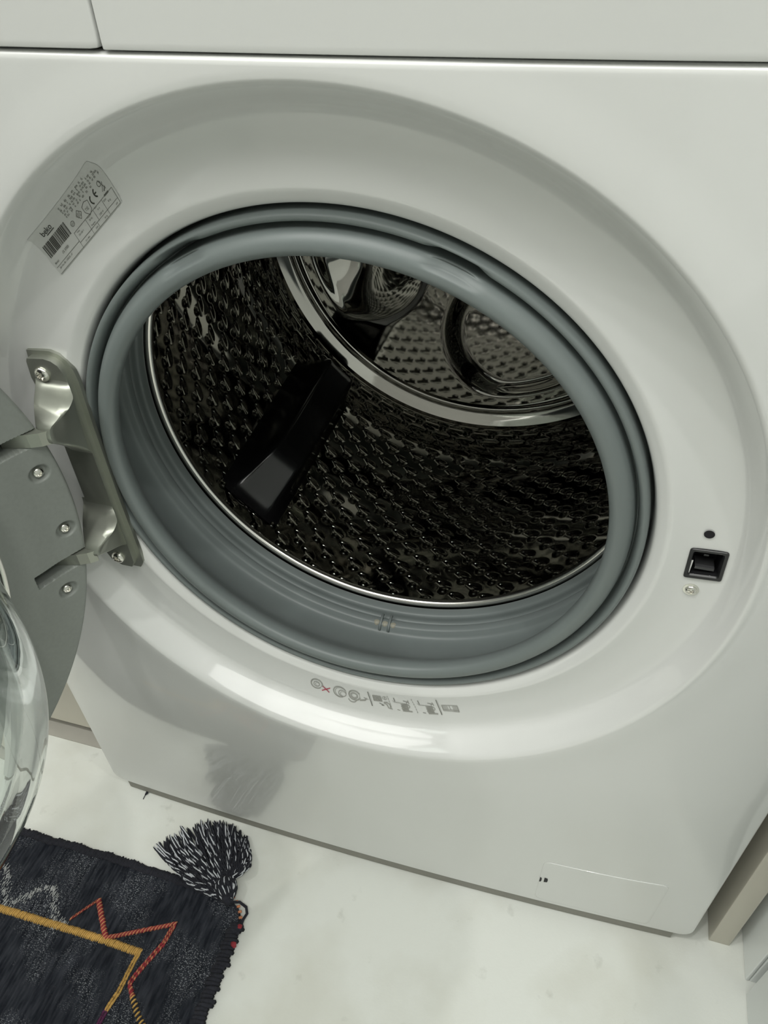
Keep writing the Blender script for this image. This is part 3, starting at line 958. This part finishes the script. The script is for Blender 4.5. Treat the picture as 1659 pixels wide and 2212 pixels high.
# ------------------------------------------------------------------ door
PHI = 4.2384
DE = Vector((math.cos(PHI), math.sin(PHI), 0)); DN = Vector((-math.sin(PHI), math.cos(PHI), 0)); RD = .2254
DC = Vector((-.1594, -.0415, 0)) + DE * RD + Vector((0, 0, .4686 + ZO))
def dfr(r, a, t):
    """a from the hinge side (towards -DE) turning up; t along the inner normal"""
    return DC + (-DE * math.cos(a) + Vector((0, 0, 1)) * math.sin(a)) * r + DN * t
def build_door():
    # slots and screw wells in the inner frame: (u0,u1,z0,z1) with u from the rim
    slots = [(-.002, .0405, .5065, .5165), (-.002, .0405, .4140, .4245)]
    wells = [(.0129, .4887), (.0113, .4443), (.0246, .4004), (.0270, .5330)]
    angs = list(np.arange(-35, 35, .13)) + list(np.arange(35, 325, 1.5))
    radii = list(np.arange(.172, .2235, .0007)) + [.2240, .2246, .2250, .2252]
    V = []; F = []; n = len(radii) + 2
    for ad in angs:
        a = math.radians(ad)
        for r in radii:
            u, z = RD - r * math.cos(a), .4686 + r * math.sin(a)
            t = -.0006 + .0045 * math.exp(-((r - .171) / .010) ** 2) - .0016 * sm((r - .190) / .02)
            if r > .2236: t -= ((r - .2236) / .0016) ** 2 * .0016
            for u0, u1, z0, z1 in slots:
                du = min(u - u0, u1 - u); dz = min(z - z0, z1 - z)
                k = sm(min(du, dz) / .0013)
                t -= .020 * k
            for wu, wz in wells:
                dd = math.hypot((u - wu) / 1.15, z - wz)
                t -= .0030 * (1 - sm((dd - .0036) / .0024))
            V.append(dfr(r, a, t))
        V.append(dfr(.2248, a, -.0065)); V.append(dfr(.2215, a, -.0066))
    L = len(angs)
    for i in range(L):
        j = (i + 1) % L
        for k in range(n - 1):
            F.append((i * n + k, i * n + k + 1, j * n + k + 1, j * n + k))
    door = mesh_obj('door', V, F, M_DOORG, wm, True, False, 50)
    tag(door, 'open round door seen from its grey inner side')
    # outer shell behind a dark seam
    prof = dense([(.2215, -.0066), (.2238, -.0070), (.2250, -.0090), (.2254, -.0150), (.2245, -.030), (.2200, -.041), (.2050, -.046), (.16, -.047), (.158, -.040)], 4)
    mesh_obj('outer_frame', *lathe(prof, 200, dfr), M_DOORD, door, True)
    mesh_obj('outer_lens', *lathe([(.158, -.040), (.159, -.046), (.14, -.0475), (.0, -.050)], 120, dfr), M_LENS, door, True)
    mesh_obj('inner_wall', *lathe([(.172, .0038), (.170, .001), (.1685, -.010), (.166, -.030), (.158, -.040)], 160, dfr), M_DOORG, door, True)
    # bright trim ring round the glass
    tr = [(.1722 + .0016 * math.cos(t), .0030 + .0022 * math.sin(t)) for t in np.linspace(0, 2 * math.pi, 11)[:-1]]
    mesh_obj('trim_ring', *lathe(tr, 240, dfr, True), M_CHROME, door, True)
    # thick pressed-glass bowl, leaning down
    out = dense([(.1695, .0005), (.1690, .006), (.1655, .012), (.1625, .030), (.1595, .055), (.1560, .078), (.1500, .097), (.1400, .109), (.122, .1155), (.09, .118), (.03, .119), (.0, .119)], 4)
    inn = dense([(.0, .1125), (.03, .1125), (.088, .1115), (.116, .1085), (.1320, .102), (.1415, .092), (.1480, .075), (.1515, .053), (.1545, .030), (.1575, .012), (.1610, .004), (.1650, .0005)], 4)
    vs, fs = lathe([(max(r, 0.0004), t) for r, t in out + inn], 200, dfr, True)
    mesh_obj('glass_bowl', vs, fs, M_GLASS, door, True, True)
    for wu, wz in wells:
        c = Vector((-.1594, -.0415, 0)) + DE * wu + Vector((0, 0, wz + ZO)) + DN * (-.0042)
        screw_parts(c, DN, .0033, door)
build_door()

# ------------------------------------------------------------------ furniture either side
lc = empty('base_cabinet', (-.8, .3, 0))
tag(lc, 'cream low cabinet standing left of the washing machine', 'cabinet')
mb = MB(); mb.box((-1.33, .045, .020), (-.308, .062, .86)); mb.build('door_board', M_CREAM, lc)
mb = MB(); mb.box((-1.33, .064, .021), (-.309, .64, .858)); mb.build('body', M_CREAM, lc)
mb = MB(); mb.box((-1.33, .085, 0.0), (-.309, .100, .0215)); mb.build('plinth', M_CREAM, lc)

mb = MB(); mb.box((-1.33, .0335, 0.0), (-.31, .0600, .0016)); tag(mb.build('floor_strip', M_STRIP), kind='structure')  # thin flat strip, darker than the floor, before the left cabinet
o = rounded_box('end_panel', (.3186, .0085, 0.0), (.3367, .64, .86), .0008, M_CREAM)
tag(o, 'cream upright end board standing just right of the washing machine', 'panel')
def right_cab(y0, y1, label):
    c = empty('white_cabinet', (.6, (y0 + y1) / 2, 0))
    tag(c, label, 'cabinet')
    rounded_box('body', (.352, y0, 0.0), (.90, y1, .86), .0015, M_CABW, c)
    rounded_box('side_board', (.3485, y0, 0.001), (.3515, y1, .86), .0008, M_CABW, c)
right_cab(-.0172, .64, 'white cabinet at the far right, partly hidden behind the nearer white one')
right_cab(-1.30, -.0287, 'nearer white cabinet cut by the lower right corner of the photo')

# ------------------------------------------------------------------ rug
RX1, RY1 = -.106, -.0748
def build_rug():
    rug = empty('rug', (-.5, -.35, 0))
    tag(rug, 'charcoal woven rug with ochre, red and white zigzag lines', 'rug')
    x0, y0 = -.95, -.80
    xs = [x0 + (RX1 - x0) * t for t in np.linspace(0, .45, 60)] + list(np.arange(x0 + (RX1 - x0) * .455, RX1, .00058)) + [RX1]
    ys = list(np.linspace(y0, -.30, 40)) + list(np.arange(-.297, RY1, .0024)) + [RY1]
    V = []; F = []
    rn = random.Random(2)
    jit = [rn.uniform(-1, 1) for _ in range(4000)]
    def nz(t):
        i = int(math.floor(t)); f = t - i
        f = f * f * (3 - 2 * f)
        return jit[i % 4000] * (1 - f) + jit[(i + 1) % 4000] * f
    R = .034
    def warp(x, y):
        """rounded corner, slightly uneven edges; the right-hand edge creeps in with small humps"""
        ux, uy = x - (RX1 - R), y - (RY1 - R)
        if ux > 0 and uy > 0:
            px, py = ux / R, uy / R
            x = RX1 - R + R * px * math.sqrt(1 - py * py / 2); y = RY1 - R + R * py * math.sqrt(1 - px * px / 2)
        ex = sm((x - (RX1 - .02)) / .02)
        x += ex * (.0012 * math.sin(y * 2 * math.pi / .0105) + .0010 * nz(y * 160))
        ey = sm((y - (RY1 - .015)) / .015)
        y += ey * (.0006 * nz(x * 400 + 900) + .0009 * nz(x * 60 + 300) + .002 * math.sin(x * 17))
        return x, y
    H = .0055
    for x in xs:
        for y in ys:
            e = min(RX1 - x, RY1 - y, x - x0, y - y0)
            lift = H * math.sqrt(max(0, min(1, 1 - (1 - min(1, e / .004)) ** 2)))
            rib = .00050 * math.sin(2 * math.pi * x / .0035) + .00035 * nz(y * 420 + math.floor(x / .0035) * 37)
            wx, wy = warp(x, y)
            V.append((wx, wy, max(.0004, lift + (rib if e > .001 else 0))))
    n = len(ys)
    for i in range(len(xs) - 1):
        for j in range(n - 1):
            F.append((i * n + j, (i + 1) * n + j, (i + 1) * n + j + 1, i * n + j + 1))
    mesh_obj('woven_field', V, F, M_RUG, rug, True)
    # bound edge: a row of wrapped yarn along the two hems in view
    mb = MB(); rr = random.Random(8)
    for k in range(190):
        x = -.42 + k * .0016
        if x > RX1 - .02: break
        wx, wy = warp(x, RY1)
        mb.tube([(wx, wy - .007, .0062), (wx + .0006, wy - .002, .0066), (wx + .0009, wy + rr.uniform(.0003, .0014), .0040), (wx + .001, wy + .0008, .0008)], .0010, 5)
    mb.build('top_hem', M_DYARN, rug, True)['kind'] = 'stuff'
    mb = MB()
    for k in range(60):
        y = RY1 - .022 - k * .0034
        wx, wy = warp(RX1, y)
        b = .0012 * math.sin(k * 1.3)
        mb.tube([(wx - .008, wy - .0012, .0064), (wx - .003, wy, .0076), (wx + .0012 + b, wy + .0010, .0052), (wx + .001 + b, wy + .002, .0012)], .0021, 6)
    mb.build('side_hem', M_DYARN, rug, True)['kind'] = 'stuff'
    for nm, m, pts in (('orange_edge_stitches', M_ORANGE, [(485, 1), (0, 0)]),):
        mb = MB()
        for k in range(5):
            a = math.radians(62 - k * 9)
            px, py = RX1 - R + R * math.cos(a) + .0015, RY1 - R + R * math.sin(a) + .0012
            mb.tube([(px - .0016, py - .0010, .0066), (px + .0012, py + .0006, .0066)], .0013, 6)
        mb.build(nm, m, rug, True)['kind'] = 'stuff'
    mb = MB()
    for (px, py) in ((RX1 + .0008, RY1 - .0265), (RX1 + .0018, RY1 - .0420)):
        mb.tube([(px - .0024, py + .0012, .0060), (px, py + .0005, .0068), (px + .0012, py - .0012, .0050)], [.0022, .0028, .0016], 8)
    mb.build('crimson_edge_tuft', M_CRIM, rug, True)
    # woven lines, stitch by stitch
    def line(name, pts, mats, width, pitch, slant, z=.0066):
        """mats: list of (material, from, to, phase) along the run"""
        segs = []
        tot = 0
        for p, q_ in zip(pts[:-1], pts[1:]):
            L = math.hypot(q_[0] - p[0], q_[1] - p[1]); segs.append((p, q_, tot, L)); tot += L
        coll = {}
        s = 0; k = 0
        while s < tot:
            for p, q_, s0, L in segs:
                if s0 <= s <= s0 + L:
                    t = (s - s0) / L
                    x, y = p[0] + (q_[0] - p[0]) * t, p[1] + (q_[1] - p[1]) * t
                    tx, ty = (q_[0] - p[0]) / L, (q_[1] - p[1]) / L
                    break
            # stitches always lie along the warp (y) with a lean
            horiz = abs(tx) > abs(ty) * .6
            if horiz:
                dx, dy = slant, 1.0
                hw = width
            else:
                dx, dy = tx * .6 + .2, ty
                hw = width * .8
            d = math.hypot(dx, dy); dx, dy = dx / d * hw / 2, dy / d * hw / 2
            m = mats[k % len(mats)]
            ux, uy = (-ty, tx)
            offs = (0,) if horiz else (-.0012, .0012)
            for o_ in offs:
                jx, jy = rr.uniform(-.0002, .0002), rr.uniform(-.0003, .0003)
                coll.setdefault(m.name, (m, MB()))[1].tube(
                    [(x + ux * o_ - dx + jx, y + uy * o_ - dy + jy, z - .0012), (x + ux * o_ - dx * .5 + jx, y + uy * o_ - dy * .5 + jy, z), (x + ux * o_ + dx * .5 + jx, y + uy * o_ + dy * .5 + jy, z), (x + ux * o_ + dx + jx, y + uy * o_ + dy + jy, z - .0012)],
                    [pitch * .35, pitch * .52, pitch * .52, pitch * .35], 6)
            s += pitch; k += 1
        for m, b in coll.values():
            ob = b.build(name, m, rug, True); ob['kind'] = 'stuff'
    line('ochre_line', RUGP['yellow'], [M_YELLOW], .0072, .0019, .25, .0064)
    line('ochre_line', RUGP['yellow2'], [M_YELLOW], .0050, .0017, .25, .0064)
    line('plum_line', RUGP['purple'], [M_PURPLE], .0045, .0017, .25, .0064)
    line('red_zigzag', RUGP['red'], [M_ORANGE, M_CRIM], .0056, .0017, .45, .0068)
    line('crimson_line', RUGP['crim'], [M_CRIM, M_CRIM, M_ORANGE], .0046, .0017, .3, .0066)
    line('ochre_black_zigzag', RUGP['yb'], [M_YELLOW, M_DYARN], .0050, .0019, .45, .0066)
    # loose pale flecks that make the faint white zigzag
    mb = MB()
    for pts in RUGP['white']:
        for p, q_ in zip(pts[:-1], pts[1:]):
            L = math.hypot(q_[0] - p[0], q_[1] - p[1])
            for k in range(int(L / .00042)):
                t = rr.random(); x = p[0] + (q_[0] - p[0]) * t + rr.gauss(0, .0022); y = p[1] + (q_[1] - p[1]) * t + rr.gauss(0, .0022)
                l = rr.uniform(.0006, .0018)
                mb.tube([(x, y - l, .0058), (x + .0002, y + l, .0060)], .00033, 4)
    mb.build('white_zigzag_flecks', M_GREYARN, rug, True)['kind'] = 'stuff'
    # ------------------------------------------------ tassel at the corner
    dark = MB(); light = MB()
    r2 = random.Random(21)
    fan = [(-.2262, -.0515), (-.2190, -.0440), (-.2102, -.0346), (-.2062, -.0248), (-.1922, -.0151), (-.1820, -.0125), (-.1724, -.0105), (-.1650, -.0115), (-.1579, -.0100), (-.1500, -.0120), (-.1390, -.0160), (-.1310, -.0280), (-.1275, -.0400)]
    def fan_at(t):
        t *= len(fan) - 1; i = min(int(t), len(fan) - 2); f = t - i
        return Vector((fan[i][0] * (1 - f) + fan[i + 1][0] * f, fan[i][1] * (1 - f) + fan[i + 1][1] * f, 0))
    def strand(pts, rad, white, loose=.80):
        """two plies twisted round each other, one charcoal and one white"""
        N = len(pts) - 1; M = 40; A = []; B = []
        length = sum((pts[i + 1] - pts[i]).length for i in range(N))
        ph = r2.uniform(0, 6.28); tw = length / .0062
        for i in range(M + 1):
            s = i / M * N; a = min(int(s), N - 1); f = s - a
            p = pts[a] * (1 - f) + pts[a + 1] * f
            tdir = (pts[a + 1] - pts[a]).normalized()
            sd = tdir.cross(Vector((0, 0, 1))).normalized()
            ss = i / M
            an = ph + tw * 2 * math.pi * min(ss, loose) * .5 + (ss - loose) * 3 * (ss > loose)
            o_ = sd * math.cos(an) * rad * .8 + Vector((0, 0, 1)) * math.sin(an) * rad * .8
            A.append(p + o_); B.append(p - o_)
        ra = [rad] * (M - 1) + [rad * .75, rad * .3]
        dark.tube(A, ra, 4)
        (light if white else dark).tube(B, [x * .82 for x in ra], 4)
    for k in range(270):
        t = (k + r2.random()) / 270
        layer = r2.random()
        start = Vector((-.1340, -.0830, 0)) * (1 - t) + Vector((-.1325, -.0620, 0)) * t
        end = fan_at(t)
        full = r2.choice([1.0, 1.0, .97, .9, .78, .62]) * r2.uniform(.95, 1.015)
        end = start + (end - start) * full
        bul = (Vector((-.001, -.0095, 0)) * (1 - t) ** 1.4 + Vector((.0105, .001, 0)) * t ** 1.4) * full + Vector((r2.uniform(-1, 1), r2.uniform(-1, 1), 0)) * .003
        hz = .004 + .013 * layer
        m1 = start + (end - start) * .34 + bul * 1.2; m2 = start + (end - start) * .70 + bul * 1.15
        start.z = .005 + .006 * layer
        m1.z = hz + .002; m2.z = hz * .8; end.z = .0016 + .007 * layer * r2.random()
        sgn = r2.choice((-1, 1)); cd = (end - start).normalized().cross(Vector((0, 0, 1))) * sgn * r2.uniform(.5, 5.5) * .001
        pts = []
        for i in range(21):
            s = i / 20
            p = start * (1 - s) ** 3 + m1 * 3 * s * (1 - s) ** 2 + m2 * 3 * s * s * (1 - s) + end * s ** 3
            p = p + cd * (max(0, s - .6) / .4) ** 2 + Vector((math.sin(s * 9 + k), math.cos(s * 7 + k * 1.7), 0)) * .0006
            p.z = max(.0016, p.z)
            if p.x < -.14 and p.y < -.072: p.z = max(p.z, .0085)
            pts.append(p)
        strand(pts, .00078, r2.random() < .60)
    for k in range(80):                                  # the gathered head of the tassel
        t = k / 79; lat = (t - .5) * 2; layer = r2.random()
        a_, b_ = Vector((-.1262, -.0832, .009)), Vector((-.1350, -.0600, .009))
        mid = (a_ + b_) / 2; side = Vector((-(b_ - a_).y, (b_ - a_).x, 0)).normalized()
        h_ = .006 + .012 * math.sqrt(max(0, 1 - lat * lat)) * (.6 + .4 * layer)
        pts = []
        for i in range(15):
            s = i / 14; w_ = math.sin(math.pi * (.12 + .80 * s))
            p = a_ * (1 - s) + b_ * s + side * lat * -.0105 * w_ + side * .0025 * math.sin(s * 3)
            p.z = .0075 + (h_ - .004) * w_
            pts.append(p)
        strand(pts, .00080, r2.random() < .55, 1.0)
    tas = dark.build('tassel', M_DYARN, rug, True)
    tas['label'] = 'black and white yarn tassel at the rug corner'; tas['kind'] = 'stuff'
    lt = light.build('white_strands', M_WYARN, tas, True); lt['kind'] = 'stuff'
    # binding just above the neck and the cord loop that ties it to the corner
    mb = MB()
    mb.tube([(-.1330, -.0760, .0095), (-.1275, -.0815, .0100), (-.1235, -.0835, .0090), (-.1210, -.0835, .0070)], [.0035, .0055, .0042, .0020], 10)
    mb.tube([(-.1225, -.0830, .008), (-.1150, -.0800, .006), (-.1075, -.0820, .004), (-.1045, -.0870, .0035), (-.1060, -.0930, .003), (-.1055, -.1000, .004), (-.1050, -.1080, .006)], .0014, 8)
    mb.tube([(-.1210, -.0835, .006), (-.1150, -.0860, .0045), (-.1115, -.0900, .0035), (-.1080, -.0950, .0035), (-.1065, -.1010, .0045)], .0013, 8)
    mb.build('cord_loop', M_DYARN, tas, True)
RUGP = {
    'yellow': [(-0.3551, -0.149), (-0.3392, -0.1485), (-0.2803, -0.1469), (-0.2265, -0.1457), (-0.1857, -0.1462)],
    'yellow2': [(-0.187, -0.1474), (-0.1878, -0.1576), (-0.188, -0.1794), (-0.1912, -0.1963)],
    'purple': [(-0.1912, -0.1963), (-0.1917, -0.2044), (-0.1924, -0.2184)],
    'red': [(-0.2653, -0.1371), (-0.2498, -0.1155), (-0.2242, -0.1438), (-0.1664, -0.115), (-0.1688, -0.1341)],
    'crim': [(-0.1688, -0.1341), (-0.1752, -0.1501), (-0.1803, -0.1645), (-0.1819, -0.1715), (-0.1738, -0.1803)],
    'yb': [(-0.1738, -0.1803), (-0.1644, -0.1891), (-0.1552, -0.1962), (-0.1448, -0.2049)],
    'white': [[(-0.378, -0.113), (-0.3569, -0.1148), (-0.3365, -0.1451)], [(-0.3365, -0.1451), (-0.3259, -0.1363), (-0.3019, -0.1159), (-0.2769, -0.1481)], [(-0.2769, -0.1481), (-0.2688, -0.1402)]],
}
build_rug()

# small bit of fluff on the floor below the machine
mb = MB()
mb.tube([(-.2640, -.0040, .0012), (-.2632, -.0015, .0016), (-.2636, .0020, .0012)], [.0006, .0016, .0008], 6)
mb.tube([(-.2640, -.0085, .0006), (-.2640, -.0040, .0010)], .0004, 5)
tag(mb.build('lint', M_DYARN, None, True), 'tiny dark speck of lint lying under the lower left edge of the machine', 'lint')
